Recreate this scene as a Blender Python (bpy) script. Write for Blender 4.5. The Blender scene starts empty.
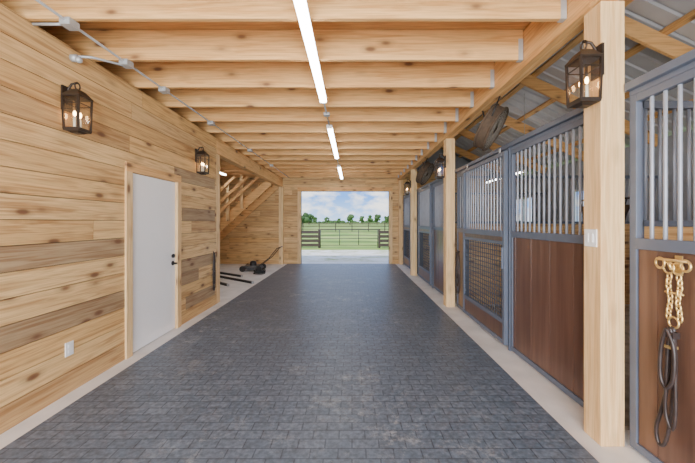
import bpy, math, random
from mathutils import Vector, Matrix
random.seed(7)
scene = bpy.context.scene
COL = scene.collection

# ------------------------------------------------------------------ materials
def newmat(name):
    m = bpy.data.materials.new(name); m.use_nodes = True
    nt = m.node_tree
    b = nt.nodes['Principled BSDF']
    return m, nt, b
def N(nt, t, **kw):
    n = nt.nodes.new(t)
    for k, v in kw.items(): setattr(n, k, v)
    return n
def ramp(nt, stops, interp='LINEAR'):
    r = N(nt, 'ShaderNodeValToRGB'); cr = r.color_ramp; cr.interpolation = interp
    cr.elements[0].position = stops[0][0]; cr.elements[0].color = (*stops[0][1], 1)
    cr.elements[1].position = stops[-1][0]; cr.elements[1].color = (*stops[-1][1], 1)
    for p, c in stops[1:-1]:
        e = cr.elements.new(p); e.color = (*c, 1)
    return r
def mixc(nt, typ, fac, a, b):
    m = N(nt, 'ShaderNodeMix', data_type='RGBA', blend_type=typ)
    for sock, v in ((m.inputs[0], fac), (m.inputs[6], a), (m.inputs[7], b)):
        if hasattr(v, 'links'): nt.links.new(v, sock)
        elif isinstance(v, (int, float)): sock.default_value = v
        else: sock.default_value = (*v, 1)
    return m.outputs[2]
def bump(nt, b, h, s=0.3, d=0.01):
    bp = N(nt, 'ShaderNodeBump'); bp.inputs['Strength'].default_value = s; bp.inputs['Distance'].default_value = d
    nt.links.new(h, bp.inputs['Height']); nt.links.new(bp.outputs[0], b.inputs['Normal'])

def wood(name, axis, base, dark, tints, rough=0.6, knots=True, interp='LINEAR', kd=(0.17, 0.075, 0.035)):
    m, nt, b = newmat(name); L = nt.links.new
    geo = N(nt, 'ShaderNodeNewGeometry'); at = N(nt, 'ShaderNodeAttribute', attribute_name='rnd')
    sc = N(nt, 'ShaderNodeVectorMath', operation='SCALE'); sc.inputs[0].default_value = (37.1, 23.7, 51.3)
    L(at.outputs['Fac'], sc.inputs['Scale'])
    ad = N(nt, 'ShaderNodeVectorMath', operation='ADD'); L(geo.outputs['Position'], ad.inputs[0]); L(sc.outputs[0], ad.inputs[1])
    def mapped(g, o):
        s = [o, o, o]; s[axis] = g
        mu = N(nt, 'ShaderNodeVectorMath', operation='MULTIPLY'); L(ad.outputs[0], mu.inputs[0]); mu.inputs[1].default_value = s
        return mu.outputs[0]
    n1 = N(nt, 'ShaderNodeTexNoise'); n1.inputs['Scale'].default_value = 1; n1.inputs['Detail'].default_value = 7; n1.inputs['Distortion'].default_value = 1.3
    L(mapped(1.1, 24), n1.inputs['Vector'])
    n2 = N(nt, 'ShaderNodeTexNoise'); n2.inputs['Scale'].default_value = 1; n2.inputs['Detail'].default_value = 4
    L(mapped(4, 110), n2.inputs['Vector'])
    r1 = ramp(nt, [(0.36, dark), (0.55, base)]); L(n1.outputs[0], r1.inputs[0])
    r2 = ramp(nt, [(0.3, (0.74, 0.71, 0.66)), (0.6, (1, 1, 1))]); L(n2.outputs[0], r2.inputs[0])
    c = mixc(nt, 'MULTIPLY', 0.8, r1.outputs[0], r2.outputs[0])
    rt = ramp(nt, tints, interp); L(at.outputs['Fac'], rt.inputs[0])
    c = mixc(nt, 'MULTIPLY', 1.0, c, rt.outputs[0])
    if knots:
        v = N(nt, 'ShaderNodeTexVoronoi'); v.inputs['Scale'].default_value = 1; L(mapped(2.4, 5.5), v.inputs['Vector'])
        rk = ramp(nt, [(0.0, (1, 1, 1)), (0.09, (0.9, .9, .9)), (0.16, (0.3, .3, .3)), (0.30, (0, 0, 0))]); L(v.outputs['Distance'], rk.inputs[0])
        c = mixc(nt, 'MIX', rk.outputs[0], c, kd)
    L(c, b.inputs['Base Color']); b.inputs['Roughness'].default_value = rough
    bump(nt, b, n2.outputs[0], 0.25, 0.004)
    return m
PINE_T = [(0, (0.97, 0.92, 0.84)), (0.14, (0.76, 0.66, 0.54)), (0.28, (1.0, 0.98, 0.94)), (0.42, (0.88, 0.77, 0.61)), (0.56, (1.0, 0.99, 0.97)), (0.70, (0.66, 0.58, 0.51)), (0.8, (0.95, 0.90, 0.82)), (0.89, (0.55, 0.55, 0.62)), (1, (0.48, 0.47, 0.52))]
WB, WD = (0.88, 0.63, 0.32), (0.60, 0.36, 0.16)
wood_wall_y = wood('pine_boards_y', 1, WB, WD, PINE_T)
wood_wall_x = wood('pine_boards_x', 0, WB, WD, PINE_T)
JT = [(0, (0.88, 0.82, 0.74)), (0.35, (1.0, 1, 0.97)), (0.7, (0.93, 0.86, 0.78)), (1, (1.0, 1.0, 1.0))]
wood_x = wood('pine_lumber_x', 0, (0.91, 0.56, 0.245), (0.74, 0.40, 0.15), JT)
wood_y = wood('pine_lumber_y', 1, (0.88, 0.54, 0.235), (0.70, 0.38, 0.14), JT)
wood_z = wood('pine_lumber_z', 2, (0.92, 0.68, 0.38), (0.80, 0.53, 0.26), JT)
wood_deck = wood('subfloor_boards', 0, (0.74, 0.44, 0.19), (0.60, 0.33, 0.13), JT, knots=False)
fence_wood = wood('fence_dark_wood', 0, (0.07, 0.05, 0.04), (0.04, 0.03, 0.025), JT, knots=False)

def simple(name, col, rough=0.5, metal=0.0, noise=0.0, nscale=8, spec=None):
    m, nt, b = newmat(name)
    b.inputs['Base Color'].default_value = (*col, 1); b.inputs['Roughness'].default_value = rough; b.inputs['Metallic'].default_value = metal
    if spec is not None: b.inputs['Specular IOR Level'].default_value = spec
    geo = N(nt, 'ShaderNodeNewGeometry')
    n = N(nt, 'ShaderNodeTexNoise'); n.inputs['Scale'].default_value = nscale; n.inputs['Detail'].default_value = 4
    nt.links.new(geo.outputs['Position'], n.inputs['Vector'])
    k = noise
    r = ramp(nt, [(0.3, tuple(c * (1 - k) for c in col)), (0.7, tuple(min(1, c * (1 + k)) for c in col))])
    nt.links.new(n.outputs[0], r.inputs[0]); nt.links.new(r.outputs[0], b.inputs['Base Color'])
    return m
def emit(name, col, s):
    m, nt, b = newmat(name); b.inputs['Base Color'].default_value = (*col, 1)
    b.inputs['Emission Color'].default_value = (*col, 1); b.inputs['Emission Strength'].default_value = s
    return m
concrete = simple('concrete', (0.76, 0.75, 0.74), 0.8, 0, 0.10, 3)
groove = simple('board_groove', (0.11, 0.07, 0.04), 0.9)
white_paint = simple('white_door_paint', (0.95, 0.95, 0.97), 0.4, 0, 0.01)
plastic_w = simple('white_plastic', (0.88, 0.88, 0.87), 0.4)
black_m = simple('black_metal', (0.02, 0.02, 0.022), 0.4, 0.3)
bronze = simple('oiled_bronze', (0.045, 0.032, 0.025), 0.4, 0.5, 0.15)
frame_m = simple('powder_coat_grey', (0.12, 0.145, 0.20), 0.45, 0.1, 0.06)
mesh_m = simple('door_mesh_wire', (0.05, 0.06, 0.08), 0.5, 0.1, 0.06)
bar_m = simple('galvanised_bar', (0.32, 0.35, 0.42), 0.42, 0.25, 0.08)
galv = simple('galvanised_steel', (0.50, 0.52, 0.54), 0.45, 0.4, 0.1, 12)
roof_m = simple('roof_sheet_metal', (0.56, 0.58, 0.62), 0.5, 0.2, 0.08, 2)
siding_m = simple('grey_steel_siding', (0.38, 0.41, 0.46), 0.5, 0.15, 0.05)
brass = simple('brass', (0.85, 0.62, 0.26), 0.35, 0.8)
leather = simple('dark_leather', (0.04, 0.028, 0.026), 0.4, 0, 0.3, 20)
dirt = simple('stall_shavings', (0.38, 0.31, 0.23), 0.95, 0, 0.3, 9)
rubber = simple('tyre_rubber', (0.03, 0.03, 0.03), 0.8)
red_m = simple('mower_paint', (0.05, 0.05, 0.055), 0.4)
fanbrown = simple('fan_housing', (0.085, 0.06, 0.042), 0.8, 0.0, 0.25, 25, spec=.2)
fan_dark = simple('fan_blades', (0.025, 0.02, 0.018), 0.8, 0.0, 0.1, 25, spec=.1)
fan_wire = simple('fan_cage_wire', (0.20, 0.17, 0.14), 0.6)
candle = simple('candle_ivory', (0.8, 0.75, 0.6), 0.6)
tube_e = emit('led_diffuser', (1.0, 0.965, 0.91), 24)
bulb_e = emit('bulb_glow', (1.0, 0.55, 0.22), 30)
foliage = simple('foliage', (0.06, 0.12, 0.035), 0.9, 0, 0.5, 0.6)
bark = simple('bark', (0.12, 0.08, 0.05), 0.9)
gate_m = simple('gate_steel', (0.06, 0.06, 0.06), 0.5, 0.4)

gravel, nt, b = newmat('gravel')
geo = N(nt, 'ShaderNodeNewGeometry')
n1 = N(nt, 'ShaderNodeTexNoise'); n1.inputs['Scale'].default_value = 0.9; n1.inputs['Detail'].default_value = 9; n1.inputs['Roughness'].default_value = .7
nt.links.new(geo.outputs['Position'], n1.inputs['Vector'])
r = ramp(nt, [(0.36, (0.38, 0.42, 0.16)), (0.46, (0.64, 0.61, 0.48)), (0.56, (0.80, 0.77, 0.71))]); nt.links.new(n1.outputs[0], r.inputs[0])
nt.links.new(r.outputs[0], b.inputs['Base Color']); b.inputs['Roughness'].default_value = .95

glass, nt, b = newmat('lantern_glass')
nt.nodes.remove(b)
tr = N(nt, 'ShaderNodeBsdfTransparent'); gl = N(nt, 'ShaderNodeBsdfGlossy'); gl.inputs['Roughness'].default_value = 0.05
mx = N(nt, 'ShaderNodeMixShader'); mx.inputs[0].default_value = 0.12
nt.links.new(tr.outputs[0], mx.inputs[1]); nt.links.new(gl.outputs[0], mx.inputs[2]); nt.links.new(mx.outputs[0], nt.nodes['Material Output'].inputs[0])

# brown stall boards, vertical streaks
brown, nt, b = newmat('brown_stall_panel')
geo = N(nt, 'ShaderNodeNewGeometry'); at = N(nt, 'ShaderNodeAttribute', attribute_name='rnd')
mu = N(nt, 'ShaderNodeVectorMath', operation='MULTIPLY'); mu.inputs[1].default_value = (18, 18, 1.1)
nt.links.new(geo.outputs['Position'], mu.inputs[0])
n = N(nt, 'ShaderNodeTexNoise'); n.inputs['Scale'].default_value = 1; n.inputs['Detail'].default_value = 7
nt.links.new(mu.outputs[0], n.inputs['Vector'])
r = ramp(nt, [(0.3, (0.095, 0.047, 0.032)), (0.7, (0.175, 0.095, 0.066))]); nt.links.new(n.outputs[0], r.inputs[0])
rt = ramp(nt, [(0, (.85, .85, .85)), (1, (1, 1, 1))]); nt.links.new(at.outputs['Fac'], rt.inputs[0])
c = mixc(nt, 'MULTIPLY', 1, r.outputs[0], rt.outputs[0])
nt.links.new(c, b.inputs['Base Color']); b.inputs['Roughness'].default_value = 0.3
bump(nt, b, n.outputs[0], 0.2, 0.005)

# rubber paver mat
mat_m, nt, b = newmat('rubber_brick_pavers')
geo = N(nt, 'ShaderNodeNewGeometry')
br = N(nt, 'ShaderNodeTexBrick'); br.inputs['Scale'].default_value = 1
br.inputs['Brick Width'].default_value = 0.18; br.inputs['Row Height'].default_value = 0.09
br.inputs['Mortar Size'].default_value = 0.005; br.inputs['Mortar Smooth'].default_value = 0.3
br.inputs['Color1'].default_value = (0.108, 0.148, 0.205, 1); br.inputs['Color2'].default_value = (0.135, 0.178, 0.24, 1); br.inputs['Mortar'].default_value = (0.062, 0.082, 0.118, 1)
nt.links.new(geo.outputs['Position'], br.inputs['Vector'])
n1 = N(nt, 'ShaderNodeTexNoise'); n1.inputs['Scale'].default_value = 2.6; n1.inputs['Detail'].default_value = 14; n1.inputs['Roughness'].default_value = 0.9
nt.links.new(geo.outputs['Position'], n1.inputs['Vector'])
r = ramp(nt, [(0.52, (0, 0, 0)), (0.64, (0.9, 0.9, 0.9))]); nt.links.new(n1.outputs[0], r.inputs[0])
n3 = N(nt, 'ShaderNodeTexNoise'); n3.inputs['Scale'].default_value = 0.6; n3.inputs['Detail'].default_value = 3
nt.links.new(geo.outputs['Position'], n3.inputs['Vector'])
r3 = ramp(nt, [(0.42, (0.15, 0.15, 0.15)), (0.6, (1, 1, 1))]); nt.links.new(n3.outputs[0], r3.inputs[0])
dust = mixc(nt, 'MULTIPLY', 1, r.outputs[0], r3.outputs[0])
c = mixc(nt, 'MIX', dust, br.outputs['Color'], (0.42, 0.45, 0.47))
n2 = N(nt, 'ShaderNodeTexNoise'); n2.inputs['Scale'].default_value = 34; n2.inputs['Detail'].default_value = 6
nt.links.new(geo.outputs['Position'], n2.inputs['Vector'])
r2 = ramp(nt, [(0.3, (0.65, 0.65, 0.65)), (0.7, (1.25, 1.25, 1.25))]); nt.links.new(n2.outputs[0], r2.inputs[0])
c = mixc(nt, 'MULTIPLY', 1, c, r2.outputs[0])
nt.links.new(c, b.inputs['Base Color']); b.inputs['Roughness'].default_value = 0.42
bump(nt, b, br.outputs['Fac'], -0.35, 0.003)

# grass
grass, nt, b = newmat('pasture_grass')
geo = N(nt, 'ShaderNodeNewGeometry')
n1 = N(nt, 'ShaderNodeTexNoise'); n1.inputs['Scale'].default_value = 0.22; n1.inputs['Detail'].default_value = 8
nt.links.new(geo.outputs['Position'], n1.inputs['Vector'])
r = ramp(nt, [(0.35, (0.17, 0.30, 0.035)), (0.55, (0.28, 0.38, 0.065)), (0.7, (0.43, 0.46, 0.14))]); nt.links.new(n1.outputs[0], r.inputs[0])
nt.links.new(r.outputs[0], b.inputs['Base Color']); b.inputs['Roughness'].default_value = 0.95

# ------------------------------------------------------------------ mesh builder
class MB:
    def __init__(s): s.v = []; s.f = []; s.r = []; s.m = []; s.mats = []; s.sm = []
    def mi(s, mat):
        if mat not in s.mats: s.mats.append(mat)
        return s.mats.index(mat)
    def add(s, vs, fs, mat, r=None, smooth=False):
        o = len(s.v); s.v += [Vector(v) for v in vs]
        r = random.random() if r is None else r; k = s.mi(mat)
        for f in fs: s.f.append([o + i for i in f]); s.r.append(r); s.m.append(k); s.sm.append(smooth)
    def box(s, x0, x1, y0, y1, z0, z1, mat, r=None):
        s.add([(x0, y0, z0), (x1, y0, z0), (x1, y1, z0), (x0, y1, z0), (x0, y0, z1), (x1, y0, z1), (x1, y1, z1), (x0, y1, z1)],
              [(0, 3, 2, 1), (4, 5, 6, 7), (0, 1, 5, 4), (1, 2, 6, 5), (2, 3, 7, 6), (3, 0, 4, 7)], mat, r)
    def frust(s, cx, cy, z0, z1, a0, b0, a1, b1, mat, r=None):
        s.add([(cx - a0, cy - b0, z0), (cx + a0, cy - b0, z0), (cx + a0, cy + b0, z0), (cx - a0, cy + b0, z0),
               (cx - a1, cy - b1, z1), (cx + a1, cy - b1, z1), (cx + a1, cy + b1, z1), (cx - a1, cy + b1, z1)],
              [(0, 3, 2, 1), (4, 5, 6, 7), (0, 1, 5, 4), (1, 2, 6, 5), (2, 3, 7, 6), (3, 0, 4, 7)], mat, r)
    def beam(s, p0, p1, w, h, mat, r=None, up=(0, 0, 1)):
        p0 = Vector(p0); p1 = Vector(p1); d = (p1 - p0).normalized(); u = Vector(up)
        if abs(d.dot(u)) > .98: u = Vector((1, 0, 0))
        a = d.cross(u).normalized(); c = a.cross(d).normalized()
        q = [(-1, -1), (1, -1), (1, 1), (-1, 1)]
        vs = [p + a * (i * w / 2) + c * (j * h / 2) for p in (p0, p1) for i, j in q]
        s.add(vs, [(0, 1, 2, 3), (7, 6, 5, 4), (0, 4, 5, 1), (1, 5, 6, 2), (2, 6, 7, 3), (3, 7, 4, 0)], mat, r)
    def tube(s, pts, rad, mat, n=10, closed=False, r=None):
        pts = [Vector(p) for p in pts]; vs = []; fs = []; m = len(pts); prev = None
        for i, p in enumerate(pts):
            if closed: d = (pts[(i + 1) % m] - pts[i - 1])
            else: d = pts[min(i + 1, m - 1)] - pts[max(i - 1, 0)]
            d.normalize()
            if prev is None:
                u = Vector((0, 0, 1)) if abs(d.z) < .9 else Vector((1, 0, 0)); a = d.cross(u).normalized()
            else: a = (prev - d * prev.dot(d)).normalized()
            prev = a; c = d.cross(a); rr = rad[i] if isinstance(rad, (list, tuple)) else rad
            for k in range(n):
                t = 2 * math.pi * k / n; vs.append(p + a * (rr * math.cos(t)) + c * (rr * math.sin(t)))
        for i in range(m if closed else m - 1):
            for k in range(n):
                j = (i + 1) % m; fs.append((i * n + k, i * n + (k + 1) % n, j * n + (k + 1) % n, j * n + k))
        if not closed: fs += [tuple(range(n))[::-1], tuple((m - 1) * n + k for k in range(n))]
        s.add(vs, fs, mat, r, True)
    def sphere(s, c, rad, mat, sc=(1, 1, 1), nu=12, nv=8):
        c = Vector(c); vs = []; fs = []
        for i in range(nv + 1):
            t = math.pi * i / nv
            for k in range(nu):
                p = 2 * math.pi * k / nu
                vs.append(c + Vector((rad * sc[0] * math.sin(t) * math.cos(p), rad * sc[1] * math.sin(t) * math.sin(p), rad * sc[2] * math.cos(t))))
        for i in range(nv):
            for k in range(nu): fs.append((i * nu + k, (i + 1) * nu + k, (i + 1) * nu + (k + 1) % nu, i * nu + (k + 1) % nu))
        s.add(vs, fs, mat, None, True)
    def finish(s, name, bevel=0, parent=None):
        xs = [v.x for v in s.v]; ys = [v.y for v in s.v]; zs = [v.z for v in s.v]
        o = Vector(((min(xs) + max(xs)) / 2, (min(ys) + max(ys)) / 2, min(zs)))
        me = bpy.data.meshes.new(name); me.from_pydata([v - o for v in s.v], [], s.f)
        for m in s.mats: me.materials.append(m)
        me.polygons.foreach_set('material_index', s.m); me.polygons.foreach_set('use_smooth', s.sm)
        a = me.attributes.new('rnd', 'FLOAT', 'FACE'); a.data.foreach_set('value', s.r)
        me.update(); ob = bpy.data.objects.new(name, me); ob.location = o; COL.objects.link(ob)
        if bevel:
            bv = ob.modifiers.new('bevel', 'BEVEL'); bv.width = bevel; bv.segments = 2; bv.limit_method = 'ANGLE'
        if parent:
            ob.parent = parent; ob.matrix_parent_inverse = Matrix.Translation(-parent.location)
        return ob

def subtract(rects, op):
    out = []; a0, a1, b0, b1 = op
    for (p0, p1, q0, q1) in rects:
        if p1 <= a0 or p0 >= a1 or q1 <= b0 or q0 >= b1: out.append((p0, p1, q0, q1)); continue
        if p0 < a0: out.append((p0, a0, q0, q1))
        if p1 > a1: out.append((a1, p1, q0, q1))
        m0, m1 = max(p0, a0), min(p1, a1)
        if q0 < b0: out.append((m0, m1, q0, b0))
        if q1 > b1: out.append((m0, m1, b1, q1))
    return out
def plank_wall(mb, axis, face, side, t0, t1, z0, z1, mat, h=0.19, ops=(), grey={}, back=0.10, thick=0.02):
    row = 0; z = z0; last = -1
    while z < z1 - 1e-4:
        zt = min(z + h, z1); t = t0 - random.random() * 2.5; segs = []
        while t < t1:
            e = t + random.uniform(1.8, 3.8); segs.append((max(t, t0), min(e, t1))); t = e
        if row in grey:
            g0, g1 = grey[row]; segs = [(t0, g0), (g0, g1), (g1, t1)]
        for (a, bb) in segs:
            if bb <= a: continue
            r = random.uniform(0, 0.82)
            while abs(r - last) < .12: r = random.uniform(0, 0.82)
            last = r
            if row in grey and abs(a - grey[row][0]) < 1e-6: r = random.uniform(0.89, 1)
            rects = [(a, bb - 0.003, z, zt - 0.006)]
            for op in ops: rects = subtract(rects, op)
            for (p0, p1, q0, q1) in rects:
                d0, d1 = sorted((face, face + side * thick))
                if axis == 'y': mb.box(d0, d1, p0, p1, q0, q1, mat, r)
                else: mb.box(p0, p1, d0, d1, q0, q1, mat, r)
        z = zt; row += 1
    rects = [(t0, t1, z0, z1)]
    for op in ops: rects = subtract(rects, op)
    for (p0, p1, q0, q1) in rects:
        d0, d1 = sorted((face + side * thick, face + side * back))
        if axis == 'y': mb.box(d0, d1, p0, p1, q0, q1, groove, 0.85)
        else: mb.box(p0, p1, d0, d1, q0, q1, groove, 0.85)

LW = -2.48; Y0 = -3.0; YE = 11.3; SX = 1.84; PX = 1.68; CB = 3.05; CT = 3.34
BX = -6.2; OX = 5.6

# ------------------------------------------------------------------ floor
mb = MB(); mb.box(BX - .15, OX + .15, Y0, YE + .6, -0.15, 0.0, concrete); floor = mb.finish('floor')
mb = MB(); mb.box(-2.3, 1.53, Y0 + .05, YE - .05, 0.0, 0.012, mat_m); mb.finish('aisle_rubber_mat')
mb = MB()
for a, bb in ((Y0, 2.12), (2.24, 5.58), (5.70, 8.84), (8.96, YE)):
    mb.box(1.93, OX - .12, a + .03, bb - .03, 0.0, 0.03, dirt)
mb.finish('stall_bedding')

# ------------------------------------------------------------------ left wall
D0, D1, DH = 3.535, 4.44, 2.06
mb = MB()
plank_wall(mb, 'y', LW, -1, Y0, 5.76, 0, CB, wood_wall_y, ops=[(D0 - .03, D1 + .03, -1, DH + .03)],
           grey={6: (.6, 3.45), 3: (1.2, 5.1), 8: (4.6, 5.7), 4: (4.0, 5.76), 1: (4.7, 5.7), 11: (4.4, 5.7)})
mb.finish('wall_left')
mb = MB()
c = 0.10
mb.box(LW, LW + .022, D0 - c, D0, 0, DH + .0, wood_z); mb.box(LW, LW + .022, D1, D1 + c, 0, DH, wood_z)
mb.box(LW, LW + .022, D0 - c, D1 + c, DH, DH + c, wood_y)
for a in (D0 - .028, D1): mb.box(LW - .1, LW, a, a + .028, 0, DH, wood_z)
mb.box(LW - .1, LW, D0 - .028, D1 + .028, DH, DH + .028, wood_y)
mb.finish('trim_1', .003)
mb = MB()
mb.box(LW - .055, LW - .01, D0 + .004, D1 - .004, .012, DH - .004, white_paint)
hy = D1 - .07
mb.tube([(LW - .01, hy, .93), (LW + .0, hy, .93)], .032, black_m, 16)
mb.tube([(LW - .0, hy, .93), (LW + .05, hy, .93), (LW + .055, hy - .02, .93), (LW + .055, hy - .12, .93)], .011, black_m)
mb.tube([(LW - .01, hy, 1.03), (LW + .012, hy, 1.03)], .028, black_m, 16)
for z in (.25, 1.05, 1.85): mb.tube([(LW - .008, D0 + .006, z - .05), (LW - .008, D0 + .006, z + .05)], .007, galv)
mb.finish('door_1', .002)
mb = MB()
mb.box(LW, LW + .007, 2.72, 2.80, .33, .45, plastic_w)
for z in (.365, .415): mb.box(LW + .007, LW + .010, 2.743, 2.777, z - .014, z + .014, plastic_w)
mb.finish('electrical_outlet', .002)

# wall-end post + header over storage bay
mb = MB(); mb.box(LW - .15, LW + .0, 5.77, 5.92, 0, 2.755, wood_z); mb.finish('wooden_post', .006)
mb = MB(); mb.box(LW - .15, LW, 5.77, YE - .005, 2.76, CB - .002, wood_y); mb.finish('header_beam', .004)
mb = MB(); mb.box(LW - .11, LW + .04, YE - .16, YE - .005, 0, 2.755, wood_z); mb.finish('wooden_post', .006)

# bay outer + back walls
mb = MB(); plank_wall(mb, 'y', BX, -1, Y0, YE, 0, CB, wood_wall_y); mb.finish('wall_storage')
mb = MB(); plank_wall(mb, 'x', 5.62, 1, BX, LW - .16, 0, CB, wood_wall_x, back=.09); mb.finish('wall_partition')
mb = MB()
OL, OR_, OH = -1.83, 1.33, 2.60
plank_wall(mb, 'x', YE, 1, BX, OX, 0, CT, wood_wall_x, ops=[(OL, OR_, -1, OH)], back=.14)
mb.add([(1.6, YE, CT), (OX, YE, CT - .2), (OX, YE, 3.0), (1.6, YE, 4.9), (1.6, YE + .14, CT), (OX, YE + .14, CT - .2), (OX, YE + .14, 3.0), (1.6, YE + .14, 4.9)],
       [(0, 1, 2, 3), (7, 6, 5, 4), (0, 3, 7, 4)], siding_m)
mb.finish('wall_back')
mb = MB()
mb.box(OL - .12, OL, YE - .03, YE - .001, 0, OH, wood_z); mb.box(OR_, OR_ + .12, YE - .03, YE - .001, 0, OH, wood_z)
mb.box(OL - .12, OR_ + .12, YE - .035, YE - .001, OH, OH + .14, wood_x)
mb.box(OL - .02, OL, YE, YE + .16, 0, OH, wood_z); mb.box(OR_, OR_ + .02, YE, YE + .16, 0, OH, wood_z)
mb.finish('trim_2', .003)
mb = MB()
plank_wall(mb, 'x', Y0, -1, BX, OX, 0, CB, wood_wall_x, ops=[(-2.4, 1.6, -1, 2.9)])
mb.finish('wall_front')

# ------------------------------------------------------------------ ceiling
mb = MB()
y = Y0
while y < YE:
    mb.box(BX - .1, 1.78, y, min(y + .597, YE + .1), CT, CT + .03, wood_deck); y += .6
mb.box(BX-.1, 1.78, Y0, YE + .1, CT + .03, CT + .06, wood_deck)
ceil = mb.finish('ceiling')
mb = MB()
y = 2.40 - .61 * 8
while y < YE - .05:
    mb.box(BX, 1.635, y, y + .040, CB + .001, CT - .001, wood_x); y += .61
mb.finish('joists', .003, ceil)
mb = MB()   # joist hangers
y = 2.40 - .61 * 8
while y < YE - .05:
    for s_ in (-.004, .040):
        mb.box(1.59, 1.634, y + s_ - .0, y + s_ + .004, CB - .002, CB + .2, galv)
    mb.box(1.59, 1.634, y - .004, y + .044, CB - .004, CB, galv)
    y += .61
mb.finish('joist_hangers', 0, ceil)
mb = MB()
bnd = [Y0, 2.18, 5.64, 8.9, YE]
for i in range(4):
    mb.box(1.64, 1.70, bnd[i], bnd[i + 1] - .003, 2.98, 3.33, wood_y)
    mb.box(1.703, 1.78, bnd[i], bnd[i + 1] - .003, 2.98, 3.33, wood_y)
mb.finish('girder_beam', .004)
mb = MB(); mb.box(1.74, 1.78, Y0, YE, CT + .07, 4.85, siding_m); mb.finish('wall_loft')

# ------------------------------------------------------------------ right posts
for yb in (2.10, 5.56, 8.82, -1.35):
    mb = MB(); mb.box(PX - .02, PX + .14, yb, yb + .16, 0, 2.978, wood_z); mb.finish('wooden_post', .006)
mb = MB(); mb.box(PX - .02, PX + .12, YE - .17, YE - .036, 0, 2.978, wood_z); mb.finish('wooden_post', .006)
mb = MB(); mb.box(PX - .028, PX - .0205, 2.13, 2.24, 1.33, 1.45, plastic_w)
for q in (2.155, 2.195): mb.box(PX - .034, PX - .028, q, q + .02, 1.36, 1.42, plastic_w)
mb.finish('light_switch', .002)

# ------------------------------------------------------------------ roof over stalls
def rz(x): return 3.05 + (OX - x) * 0.47
roof = bpy.data.objects.new('roof', None); roof.location = (3.6, 4, 3.9); COL.objects.link(roof)
mb = MB()
vs = []; fs = []; y = Y0; prof = []
while y < YE + .1:
    prof += [(y, 0), (y + .17, 0), (y + .185, .03), (y + .215, .03)]; y += .23
for (yy, h) in prof: vs += [(1.74, yy, rz(1.74) + h), (OX + .2, yy, rz(OX + .2) + h)]
for i in range(len(prof) - 1): fs.append((2 * i, 2 * i + 2, 2 * i + 3, 2 * i + 1))
mb.add(vs, fs, roof_m); mb.finish('metal_roofing', 0, roof)
mb = MB()
x = 2.05
while x < OX:
    mb.beam((x, Y0, rz(x) - .035), (x, YE, rz(x) - .035), .09, .045, wood_y, up=(0.42, 0, 0.9)); x += .6
mb.finish('purlins', 0, roof)
mb = MB()
for yy in (-2.9, -1.27, 0.45, 2.18, 3.9, 5.64, 7.25, 8.9, 10.4):
    mb.beam((1.79, yy, rz(1.79) - .17), (OX - .12, yy, rz(OX - .12) - .17), .045, .2, wood_x)
    mb.beam((1.79, yy, 3.1), (2.9, yy, rz(2.9) - .28), .045, .12, wood_x)
mb.finish('rafters', .003, roof)

mb = MB()
wops = [(a, a + 1.3, 1.3, 2.3) for a in (-.6, 3.2, 6.6, 9.5)]
plank_wall(mb, 'y', OX - .1, 1, Y0, YE, 0, 1.3, wood_wall_y)
rects = [(Y0, YE, 1.3, 3.0)]
for op in wops: rects = subtract(rects, op)
for (p0, p1, q0, q1) in rects: mb.box(OX - .08, OX, p0, p1, q0, q1, siding_m)
mb.finish('wall_right')
for i, op in enumerate(wops):
    mb = MB(); a, bb, z0, z1 = op
    for (p0, p1, q0, q1) in ((a, a + .05, z0, z1), (bb - .05, bb, z0, z1), (a, bb, z0, z0 + .05), (a, bb, z1 - .05, z1), ((a + bb) / 2 - .015, (a + bb) / 2 + .015, z0, z1)):
        mb.box(OX - .11, OX - .02, p0, p1, q0, q1, plastic_w)
    mb.finish('window_%d' % (i + 1))

# partitions
for yp in (2.18, 5.64, 8.9):
    mb = MB()
    z = .03
    while z < 1.38:
        mb.box(1.95, OX - .11, yp - .02, yp + .02, z, z + .176, wood_wall_x, random.uniform(0, .86)); z += .18
    mb.box(1.95, OX - .11, yp - .025, yp + .025, z, z + .04, frame_m); mb.box(1.95, OX - .11, yp - .025, yp + .025, 2.28, 2.33, frame_m)
    x = 2.03
    while x < OX - .15:
        mb.tube([(x, yp, z + .03), (x, yp, 2.3)], .011, bar_m, 6); x += .1
    mb.box(1.95, 2.0, yp - .025, yp + .025, 0.03, 2.33, frame_m)
    mb.finish('stall_partition')

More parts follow.
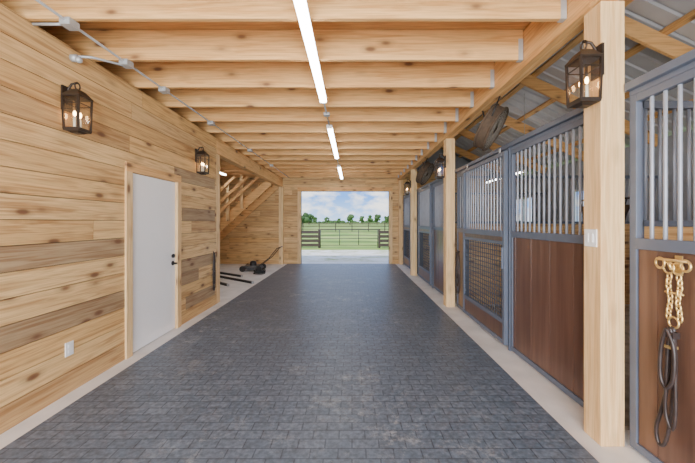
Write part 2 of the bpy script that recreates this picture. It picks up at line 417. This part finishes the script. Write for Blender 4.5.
# ------------------------------------------------------------------ stall fronts
ZT, ZM = 2.33, 1.36
def section(mb, x, y0, y1, z0, door=False, tk=.045):
    f = .05
    mb.box(x, x + tk, y0, y0 + f, z0, ZT, frame_m); mb.box(x, x + tk, y1 - f, y1, z0, ZT, frame_m)
    mb.box(x, x + tk, y0 + f, y1 - f, ZT - .05, ZT, frame_m); mb.box(x - .004, x + tk, y0 + f, y1 - f, ZM - .035, ZM + .035, frame_m)
    mb.box(x, x + tk, y0 + f, y1 - f, z0, z0 + .05, frame_m)
    n = max(2, round((y1 - y0 - 2 * f) / .083)); st = (y1 - y0 - 2 * f) / n
    for i in range(1, n):
        yy = y0 + f + st * i; mb.tube([(x + tk / 2, yy, ZM + .03), (x + tk / 2, yy, ZT - .03)], .0115, bar_m, 8)
    if not door:
        yy = y0 + f
        while yy < y1 - f - .01:
            e = min(yy + .31, y1 - f); mb.box(x + .012, x + tk - .006, yy, e - .003, z0 + .05, ZM - .035, brown); yy = e
        mb.box(x + .022, x + tk - .010, y0 + f, y1 - f, z0 + .05, ZM - .035, leather)
    else:
        mb.box(x, x + tk, y0 + f, y1 - f, .30, .35, frame_m)
        mb.box(x + .01, x + tk - .01, y0 + f, y1 - f, z0 + .05, .30, brown)
        mb.box(x + .0, x + tk, y0 + f, y1 - f, ZM - .13, ZM - .09, frame_m)
        mb.box(x + .012, x + tk - .01, y0 + f, y1 - f, ZM - .09, ZM - .03, brown)
        yy = y0 + f + .05
        while yy < y1 - f - .02: mb.box(x + .013, x + .021, yy - .005, yy + .005, .35, ZM - .13, mesh_m); yy += .062
        zz = .40
        while zz < ZM - .14: mb.box(x + .021, x + .029, y0 + f, y1 - f, zz - .005, zz + .005, mesh_m); zz += .062
def stall(a, bb, d0, d1):
    mb = MB()
    if d0 - a > .2: section(mb, SX, a, d0 - .01, .02)
    if bb - d1 > .15: section(mb, SX, d1 + .01, bb, .02)
    mb.box(SX - .01, SX + .05, d0 - .02, d0 + .02, 0, ZT + .06, frame_m)
    mb.box(SX - .035, SX + .045, a, bb, ZT + .035, ZT + .085, frame_m)
    mb.box(SX - .002, SX + .045, a, bb, ZT + .0, ZT + .035, frame_m)
    mb.finish('stall_front', .003)
    mb = MB(); section(mb, SX - .062, d0, d1, .06, True)
    for yy in (d0 + .15, d1 - .15):
        mb.box(SX - .05, SX - .04, yy - .02, yy + .02, ZT - .02, ZT + .06, galv)
    mb.box(SX - .085, SX - .062, d0 + .015, d0 + .035, .95, 1.2, frame_m)
    mb.finish('stall_sliding_door', .002)
stall(-1.15, 2.09, -1.0, .3)
stall(2.28, 5.54, 3.68, 5.06)
stall(5.74, 8.80, 7.18, 8.45)
stall(9.0, 11.1, 9.7, 10.9)

# ------------------------------------------------------------------ lanterns
def lantern(wx, s, cy, cz):
    mb = MB(); wx = wx + s * .001; cx = wx + s * .10; B = bronze; k = .78
    a, t = sorted((wx, wx + s * .015)); mb.box(a, t, cy - .05, cy + .05, cz - .02, cz + .19, B)
    mb.tube([(wx + s * .012, cy, cz + .10), (wx + s * .02, cy, cz + .17), (wx + s * .05, cy, cz + .215), (cx, cy, cz + .225)], .009, B, 8)
    ring = [(cx, cy + .026 * math.cos(t), cz + .195 + .032 * math.sin(t)) for t in [i * math.pi / 7 for i in range(14)]]
    mb.tube(ring, .006, B, 6, closed=True)
    q = .098 * k
    mb.frust(cx, cy, cz + .100, cz + .150, q, q, .04, .04, B)
    mb.frust(cx, cy, cz + .150, cz + .165, .04, .04, .02, .02, B)
    mb.frust(cx, cy, cz + .088, cz + .100, q, q, q, q, B)
    mb.frust(cx, cy, cz - .20, cz - .175, .085 * k, .085 * k, .09 * k, .09 * k, B)
    mb.frust(cx, cy, cz - .215, cz - .20, .03, .03, .05, .05, B)
    for i in (-1, 1):
        for j in (-1, 1):
            mb.beam((cx + i * .080 * k, cy + j * .080 * k, cz - .176), (cx + i * .088 * k, cy + j * .088 * k, cz + .092), .013, .013, B)
    for j in (-1, 1):
        e = .085 * k
        mb.box(cx - e, cx + e, cy + j * e - .003, cy + j * e + .003, cz + .03, cz + .036, B)
        mb.box(cx + j * e - .003, cx + j * e + .003, cy - e, cy + e, cz + .03, cz + .036, B)
    for j in (-1, 1):
        a0, a1 = .076 * k, .085 * k
        mb.add([(cx - a0, cy + j * a0, cz - .175), (cx + a0, cy + j * a0, cz - .175), (cx + a1, cy + j * a1, cz + .09), (cx - a1, cy + j * a1, cz + .09)], [(0, 1, 2, 3)], glass)
        mb.add([(cx + j * a0, cy - a0, cz - .175), (cx + j * a0, cy + a0, cz - .175), (cx + j * a1, cy + a1, cz + .09), (cx + j * a1, cy - a1, cz + .09)], [(0, 1, 2, 3)], glass)
    for j in (-1, 1):
        mb.tube([(cx, cy + j * .028, cz - .176), (cx, cy + j * .028, cz - .08)], .010, candle, 10)
        mb.sphere((cx, cy + j * .028, cz - .05), .011, bulb_e, (1, 1, 2.2))
    mb.finish('lantern_sconce')
lantern(LW, 1, 2.73, 2.48)
lantern(LW, 1, 5.02, 2.47)
lantern(PX - .02, -1, 2.12, 2.49)
lantern(PX - .02, -1, 5.60, 2.48)
lantern(PX - .02, -1, 8.90, 2.48)

# ------------------------------------------------------------------ tube lights
def tube_light(x, y0, y1, z=CB):
    mb = MB()
    mb.box(x - .045, x + .045, y0, y1, z - .025, z - .001, plastic_w)
    vs = []; n = 8; fs = []
    for yy in (y0 + .01, y1 - .01):
        for k in range(n + 1):
            t = math.pi * k / n; vs.append((x + .043 * math.cos(t), yy, z - .025 - .034 * math.sin(t)))
    for k in range(n): fs.append((k, k + 1, n + 2 + k, n + 1 + k))
    fs += [tuple(range(n + 1)), tuple(range(n + 1, 2 * n + 2))[::-1]]
    mb.add(vs, fs, tube_e, None, False)
    mb.box(x - .045, x + .045, y0 - .008, y0 + .01, z - .06, z - .001, plastic_w); mb.box(x - .045, x + .045, y1 - .01, y1 + .008, z - .06, z - .001, plastic_w)
    mb.finish('tube_light')
tube_light(-.36, 1.52, 3.95); tube_light(-.36, 5.02, 7.46); tube_light(-.36, 8.55, 10.98); tube_light(-.36, -1.9, .52)
tube_light(-4.07, 8.9, 10.1); tube_light(-4.07, 6.2, 8.2)
def hung_fill_tube(x, y0, y1, z):  # added lamps, kept mostly out of sight, to brighten stalls and roof
    mb = MB()
    mb.tube([(x, y0 + .02, z), (x, y1 - .02, z)], .018, tube_e, 12)
    for a, b_ in ((y0, y0 + .02), (y1 - .02, y1)): mb.tube([(x, a, z), (x, b_, z)], .03, plastic_w, 12)
    for q in (y0 + .01, y1 - .01): mb.tube([(x, q, z + .03), (x, q, rz(x) - .05)], .004, galv, 5)
    mb.finish('stall_fill_tube')
hung_fill_tube(3.85, .0, 1.9, 2.95)
hung_fill_tube(3.85, 2.4, 3.3, 2.7)
hung_fill_tube(3.4, 6.2, 8.0, 2.5)
mb = MB()
mb.tube([(-.36, 3.96, 3.035), (-.36, 5.01, 3.035)], .011, galv); mb.box(-.40, -.32, 4.44, 4.52, 3.01, 3.049, galv)
mb.tube([(-.36, 7.47, 3.035), (-.36, 8.54, 3.035)], .011, galv)
mb.finish('ceiling_conduit')

# ------------------------------------------------------------------ conduit left
mb = MB(); cxx = -2.17
mb.tube([(cxx, -2.5, 3.03), (cxx, 10.9, 3.03)], .011, galv)
for yy in (2.42, 3.03, 3.64, 4.86, 6.7, 8.5):
    mb.box(cxx - .04, cxx + .04, yy - .045, yy + .045, 2.995, 3.049, galv)
mb.tube([(cxx, 3.03, 3.0), (-2.36, 2.86, 2.995), (LW + .05, 2.80, 2.97)], .011, galv)
mb.tube([(LW + .001, 2.79, 2.95), (LW + .05, 2.79, 2.95)], .032, galv, 14)
mb.sphere((LW + .07, 2.78, 2.93), .028, galv)
mb.tube([(cxx, 2.42, 3.02), (LW + .03, 2.42, 3.02)], .011, galv)
mb.finish('electrical_conduit')

# ------------------------------------------------------------------ stairs
mb = MB(); sx0, sx1 = -5.9, -2.62; n = 15; run = (sx1 - sx0) / n; rise = 2.98 / n
ya, yb = 10.2, 11.2
for i in range(n):
    x = sx0 + run * i
    mb.box(x - .02, x + run + .01, ya + .05, yb - .05, (i + 1) * rise - .04, (i + 1) * rise, wood_y)
    mb.box(x, x + .02, ya + .05, yb - .05, i * rise, (i + 1) * rise - .04, wood_y)
sl = rise / run
for yy in (ya, yb - .05):
    vs = []
    for y_ in (yy, yy + .05):
        vs += [(sx0 - .02, y_, .0), (sx0 + .32, y_, 0), (sx1, y_, (sx1 - sx0 - .32) * sl), (sx1, y_, 3.0), (sx0 - .02, y_, .2)]
    mb.add(vs, [(4, 3, 2, 1, 0), (5, 6, 7, 8, 9), (0, 1, 6, 5), (1, 2, 7, 6), (2, 3, 8, 7), (3, 4, 9, 8), (4, 0, 5, 9)], wood_x)
for x in (-5.85, -4.75, -4.0, -3.55):
    zb = (x - sx0) * sl; mb.box(x - .045, x + .045, ya - .09, ya - .001, max(0, zb - .2), min(zb + 1.05, 3.0), wood_z)
for o, hh in ((1.0, .09), (.62, .09), (.32, .09)):
    xe = min(sx1, sx0 + (2.95 - o) / sl)
    mb.beam((sx0, ya - .02 - .09, o), (xe, ya - .02 - .09, o + (xe - sx0) * sl), .038, hh, wood_x)
mb.finish('staircase', .002)

# ------------------------------------------------------------------ lawn mower + poles + hose in bay
mb = MB(); mx_, my_ = -3.05, 9.72
mb.frust(mx_, my_, .07, .17, .28, .24, .22, .18, red_m); mb.tube([(mx_, my_, .17), (mx_, my_, .27)], [.11, .09], black_m, 16)
mb.sphere((mx_, my_, .27), .09, black_m, (1, 1, .4))
for dx in (-.24, .24):
    for dy in (-.26, .26):
        mb.tube([(mx_ + dx, my_ + dy - .02, .09), (mx_ + dx, my_ + dy + .02, .09)], .09, rubber, 18)
for dy in (-.2, .2):
    mb.tube([(mx_ + .22, my_ + dy, .16), (mx_ + .55, my_ + dy, .42), (mx_ + .78, my_ + dy, .70), (mx_ + .86, my_ + dy * .9, .73)], .012, black_m, 8)
mb.tube([(mx_ + .86, my_ - .18, .73), (mx_ + .86, my_ + .18, .73)], .014, black_m, 8)
mb.finish('lawn_mower', .004)
mb = MB(); pts = []
for i in range(90):
    t = i / 90 * 2 * math.pi * 4; rr = .15 + .015 * math.sin(t * .37)
    pts.append((-2.68 + rr * math.cos(t), 9.12 + rr * math.sin(t), .018 + .026 * (i // 23) + .004 * math.sin(t * 2)))
mb.tube(pts, .014, rubber, 8); mb.finish('coiled_hose')
for p0, p1 in (((-4.1, 8.9), (-2.42, 7.65)), ((-4.35, 8.6), (-2.9, 7.35)), ((-4.0, 9.25), (-3.0, 8.55))):
    mb = MB(); mb.beam((p0[0], p0[1], .03), (p1[0], p1[1], .03), .045, .055, black_m)
    d = Vector((p1[0] - p0[0], p1[1] - p0[1], 0)).normalized() * .03
    mb.beam((p1[0], p1[1], .03), (p1[0] + d.x, p1[1] + d.y, .03), .05, .058, galv); mb.finish('metal_pole')

# ------------------------------------------------------------------ tack
def loop(cx, cy, z0, z1, w, n=24, dx=0):
    return [(cx + dx * math.sin(i), cy + w * math.sin(2 * math.pi * i / n) * (0.55 + .45 * math.cos(math.pi * i / n) ** 2), (z0 + z1) / 2 + (z1 - z0) / 2 * math.cos(2 * math.pi * i / n)) for i in range(n)]
hx = SX - .02; hy = 1.77
mb = MB()
mb.box(SX - .006, SX + .0, hy - .02, hy + .02, 1.20, 1.31, brass)
mb.tube([(SX - .002, hy, 1.24), (SX - .05, hy, 1.235), (SX - .06, hy, 1.27)], .007, brass)
mb.tube([(hx - .02, hy - .085, 1.285), (hx - .025, hy + .085, 1.285)], .008, brass, 8)
for k in (-1, 1):
    mb.tube([(hx - .02 + .004 * math.cos(t), hy + k * .07 + .03 * math.cos(t), 1.262 + .03 * math.sin(t)) for t in [i * math.pi / 8 for i in range(16)]], .007, brass, 6, closed=True)
    mb.tube([(hx - .015, hy + k * .025 + .03 * math.cos(t), 1.24 + .032 * math.sin(t)) for t in [i * math.pi / 8 for i in range(16)]], .006, brass, 6, closed=True)
    for i in range(9):
        z = 1.19 - i * .028; yy = hy + k * (.026 + .006 * math.sin(i))
        if i % 2: pts = [(hx - .01 + .011 * math.cos(t), yy, z + .021 * math.sin(t)) for t in [j * math.pi / 6 for j in range(12)]]
        else: pts = [(hx - .01, yy + .012 * math.cos(t), z + .021 * math.sin(t)) for t in [j * math.pi / 6 for j in range(12)]]
        mb.tube(pts, .0055, brass, 5, closed=True)
mb.tube([(hx - .01, hy - .05, 1.10), (hx - .01, hy + .05, 1.10)], .006, brass)
mb.tube([(hx - .012, hy + .028 * math.cos(t), .935 + .03 * math.sin(t)) for t in [i * math.pi / 8 for i in range(16)]], .006, brass, 6, closed=True)
def smooth(pts, n=6):
    P_ = [Vector(p) for p in pts]; out = []
    for i in range(len(P_) - 1):
        p0, p1, p2, p3 = P_[max(i - 1, 0)], P_[i], P_[i + 1], P_[min(i + 2, len(P_) - 1)]
        for k in range(n):
            t = k / n; out.append(.5 * ((2 * p1) + (p2 - p0) * t + (2 * p0 - 5 * p1 + 4 * p2 - p3) * t * t + (3 * p1 - p0 - 3 * p2 + p3) * t ** 3))
    return out + [P_[-1]]
P = lambda dy, z, dx=0: (hx - .014 - dx, hy + dy, z)
mb.tube(smooth([P(0, .91), P(.02, .80), P(.03, .6), P(.065, .42), P(.10, .28), P(.085, .20), P(.05, .22), P(.02, .36), P(-.0, .55), P(-.01, .75), P(0, .91)]), .010, leather, 8)
mb.tube(smooth([P(0, .91, .02), P(-.03, .78, .02), P(-.03, .6, .02), P(-.03, .42, .02), P(-.01, .34, .02), P(.025, .42, .02), P(.02, .6, .02), P(.01, .8, .02), P(0, .91, .02)]), .009, leather, 8)
mb.tube(smooth([P(.01, .9, .03), P(.04, .78, .03), P(.045, .62, .03), P(.01, .56, .03), P(-.03, .64, .03), P(-.03, .8, .03), P(.01, .9, .03)]), .010, leather, 8)
mb.box(hx - .045, hx - .005, hy - .028, hy + .028, .85, .885, leather); mb.box(hx - .048, hx - .005, hy - .018, hy + .018, .79, .805, brass)
mb.finish('leather_halter')
def bridle(x, y, zt, zb, w):
    mb = MB()
    mb.tube([(x + .02, y, zt), (x - .03, y, zt), (x - .035, y, zt + .03)], .007, black_m)
    for k, (ww, z) in enumerate(((w, zb), (w * .6, zb + .12), (w * .35, zb + .25))):
        mb.tube(loop(x - .02 - k * .004, y + k * .01, zt, z, ww), .011, leather, 6, closed=True)
    mb.tube([(x - .02, y - w * .5, (zt + zb) / 2), (x - .02, y + w * .5, (zt + zb) / 2)], .009, leather, 6)
    mb.finish('bridle')
bridle(SX - .04, 5.30, 1.0, .30, .12)
bridle(LW + .04, 5.62, .95, .28, .05)

# hay rack in stall corner
mb = MB()
hz0, hz1 = 1.42, 1.68; hyc = 2.5
for z, w in ((hz0, .10), (hz1, .16), ((hz0 + hz1) / 2, .13)):
    mb.tube([(1.93 + .0, hyc - w, z), (1.93 + w, hyc - w, z), (1.93 + w, hyc + w, z), (1.93, hyc + w, z)], .008, leather, 6, closed=True)
for i in range(7):
    f = -1 + i / 3; mb.tube([(1.93, hyc + f * .1, hz0), (1.93, hyc + f * .16, hz1)], .005, leather, 5); mb.tube([(2.03, hyc + f * .1, hz0), (2.09, hyc + f * .16, hz1)], .005, leather, 5)
mb.frust(2.0, hyc, hz0, hz1 - .05, .06, .1, .08, .14, bark)
mb.finish('hay_feeder')

# ------------------------------------------------------------------ fans
def fan(c, R=.27):
    mb = MB(); c = Vector(c); ax = Vector((.74, -.42, -.5)).normalized()
    u = ax.cross(Vector((0, 1, 0))).normalized(); v = ax.cross(u)
    def circ(r, o, n=28): return [c + ax * o + u * (r * math.cos(2 * math.pi * i / n)) + v * (r * math.sin(2 * math.pi * i / n)) for i in range(n)]
    for o in (-.06, .06):
        mb.tube(circ(R, o), .016, fanbrown, 8, closed=True)
        for r in (.08, .12, .16, .20, .235): mb.tube(circ(r, o), .004, fan_wire, 5, closed=True)
        for i in range(16):
            p = circ(R, o, 16)[i]; q = circ(.05, o * 1.1, 16)[i]; mb.tube([q, p], .004, fan_wire, 5)
    a = circ(R, -.06); bq = circ(R, .06); n = len(a)
    mb.add(a + bq, [(i, (i + 1) % n, n + (i + 1) % n, n + i) for i in range(n)], fanbrown, None, True)
    mb.tube([c - ax * .085, c + ax * .055], .055, fanbrown, 16)
    for k in range(5):
        t = k * math.pi * .4; d = u * math.cos(t) + v * math.sin(t); e = ax.cross(d)
        mb.add([c + d * .05 - e * .03 + ax * .015, c + d * .05 + e * .03 - ax * .015, c + d * .20 + e * .12 - ax * .03, c + d * .245 + e * .03, c + d * .22 - e * .10 + ax * .03], [(0, 1, 2, 3, 4)], fan_dark)
    for sgn in (-1, 1):
        p = c + v * (R * sgn)
        mb.tube([p, Vector((1.74, p.y, 2.979))], .009, black_m, 6)
    mb.finish('stall_fan')
fan((1.74, 3.95, 2.68)); fan((1.74, 7.5, 2.66))

# ------------------------------------------------------------------ outside
mb = MB()
nx, ny = 60, 70; vs = []; fs = []
for j in range(ny + 1):
    yy = YE + .6 + (j / ny) ** 2.2 * 500
    for i in range(nx + 1):
        xx = (i / nx - .5) * (30 + (yy - YE) * 2.4)
        d = max(0, yy - 30)
        vs.append((xx, yy, -.08 + .35 * math.sin(xx * .03 + yy * .02) * min(1, d / 40) + d * .0015))
for j in range(ny):
    for i in range(nx): k = j * (nx + 1) + i; fs.append((k, k + 1, k + nx + 2, k + nx + 1))
mb.add(vs, fs, grass, None, True); mb.finish('ground')
mb = MB(); mb.box(-120, 120, -80, YE + .6, -.25, -.16, grass); mb.finish('ground_rear')
mb = MB(); mb.box(-5, 5, YE + .6, 17.2, -.1, -.03, gravel); mb.finish('gravel_path')
def fence(name, y, x0, x1, h, rails, th, mat, sp):
    mb = MB(); x = x0
    while x <= x1 + .01: mb.box(x - .06, x + .06, y, y + .12, -.12, h + .05, mat); x += sp
    for z in rails: mb.box(x0, x1, y - .04, y, z, z + th, mat)
    mb.finish(name)
FY = 19
fence('paddock_fence', FY, -14.0, -1.98, 1.0, (.02, .28, .54, .80), .18, fence_wood, 2.003)
fence('paddock_fence', FY, 1.65, 13.65, 1.0, (.02, .28, .54, .80), .18, fence_wood, 2.0)
mb = MB()
for z in (.1, .3, .5, .7, .9, 1.02): mb.tube([(-1.9, FY, z), (1.55, FY, z)], .018, gate_m, 8)
for x in (-1.9, -.75, .4, 1.55): mb.tube([(x, FY, -.05 if x in (-1.9,1.55) else .1), (x, FY, 1.03)], .022, gate_m, 8)
mb.finish('farm_gate')
fence('pasture_fence', 48, -40, 40, 1.35, (.35, .75, 1.15), .11, fence_wood, 2.5)
fence('pasture_fence', 95, -70, 70, 1.5, (.45, 1.1), .12, fence_wood, 5)
def tree(x, y, h):
    mb = MB(); mb.tube([(x, y, -.2), (x, y, h * .5)], [h * .04, h * .025], bark, 8)
    for i in range(14):
        a = random.random() * 6.28; rr = random.random() * h * .28; z = h * random.uniform(.38, .85)
        mb.sphere((x + rr * math.cos(a), y + rr * math.sin(a), z), h * random.uniform(.12, .2), foliage, (1, 1, .85), 9, 6)
    ob = mb.finish('tree')
    tx = bpy.data.textures.new('leafnoise', 'CLOUDS'); tx.noise_scale = h * .06
    sub = ob.modifiers.new('s', 'SUBSURF'); sub.levels = sub.render_levels = 1
    dm = ob.modifiers.new('d', 'DISPLACE'); dm.texture = tx; dm.strength = h * .07
for (px, yy, h) in ((303, 70, 4.6), (309, 120, 5), (315, 150, 4.2), (327, 200, 5), (339, 230, 5), (350, 110, 4.6), (362, 170, 5.0), (370, 160, 5.2), (377, 130, 4.8), (387, 120, 4.3)):
    tree((px - 352) / 315 * yy, yy, h)
mb = MB()
for i in range(90):
    x = -200 + i * 4.4 + random.random() * 2; mb.sphere((x, 330 + random.random() * 30, 1.0), random.uniform(1.2, 3.2), foliage, (1.3, 1, .8), 8, 5)
mb.finish('treeline')

# ------------------------------------------------------------------ world
w = bpy.data.worlds.new('sky'); scene.world = w; w.use_nodes = True; nt = w.node_tree; L = nt.links.new
bg = nt.nodes['Background']; tc = N(nt, 'ShaderNodeTexCoord'); sp = N(nt, 'ShaderNodeSeparateXYZ'); L(tc.outputs['Generated'], sp.inputs[0])
r = ramp(nt, [(0.0, (0.50, 0.72, 1.0)), (0.08, (0.15, 0.38, 0.90)), (1, (0.12, 0.30, 0.8))]); L(sp.outputs['Z'], r.inputs[0])
mu = N(nt, 'ShaderNodeVectorMath', operation='MULTIPLY'); mu.inputs[1].default_value = (1, 1, 2.0); L(tc.outputs['Generated'], mu.inputs[0])
nz = N(nt, 'ShaderNodeTexNoise'); nz.inputs['Scale'].default_value = 15; nz.inputs['Detail'].default_value = 9; nz.inputs['Roughness'].default_value = .6; L(mu.outputs[0], nz.inputs['Vector'])
rc = ramp(nt, [(0.44, (0, 0, 0)), (0.62, (1, 1, 1))]); L(nz.outputs[0], rc.inputs[0])
c = mixc(nt, 'MIX', rc.outputs[0], r.outputs[0], (1.0, 1.0, 1.0)); L(c, bg.inputs[0]); bg.inputs[1].default_value = 2.2

def light(name, typ, loc, rot, energy, col=(1, 1, 1), **kw):
    l = bpy.data.lights.new(name, typ); l.energy = energy; l.color = col
    for k, v in kw.items(): setattr(l, k, v)
    o = bpy.data.objects.new(name, l); o.location = loc; o.rotation_euler = rot; COL.objects.link(o); return o
light('sun', 'SUN', (0, -10, 20), (math.radians(38), math.radians(-25), 0), 5.0, (1, .95, .87), angle=.01)
light('doorway_fill', 'AREA', (-.4, Y0 + .1, 1.45), (math.radians(98), 0, 0), 700, (.95, .97, 1), shape='RECTANGLE', size=3.9, size_y=2.7)  # added fill lamp behind the camera, lifts joist faces and ceiling

cam = bpy.data.cameras.new('camera'); co = bpy.data.objects.new('camera', cam); COL.objects.link(co); scene.camera = co
co.location = (0, 0, 1.5); co.rotation_euler = (math.radians(90), 0, 0)
cam.sensor_width = 36; cam.lens = 315 / 695 * 36; cam.shift_x = -4.5 / 695; cam.shift_y = -9.5 / 695
cam.clip_start = .05; cam.clip_end = 2000
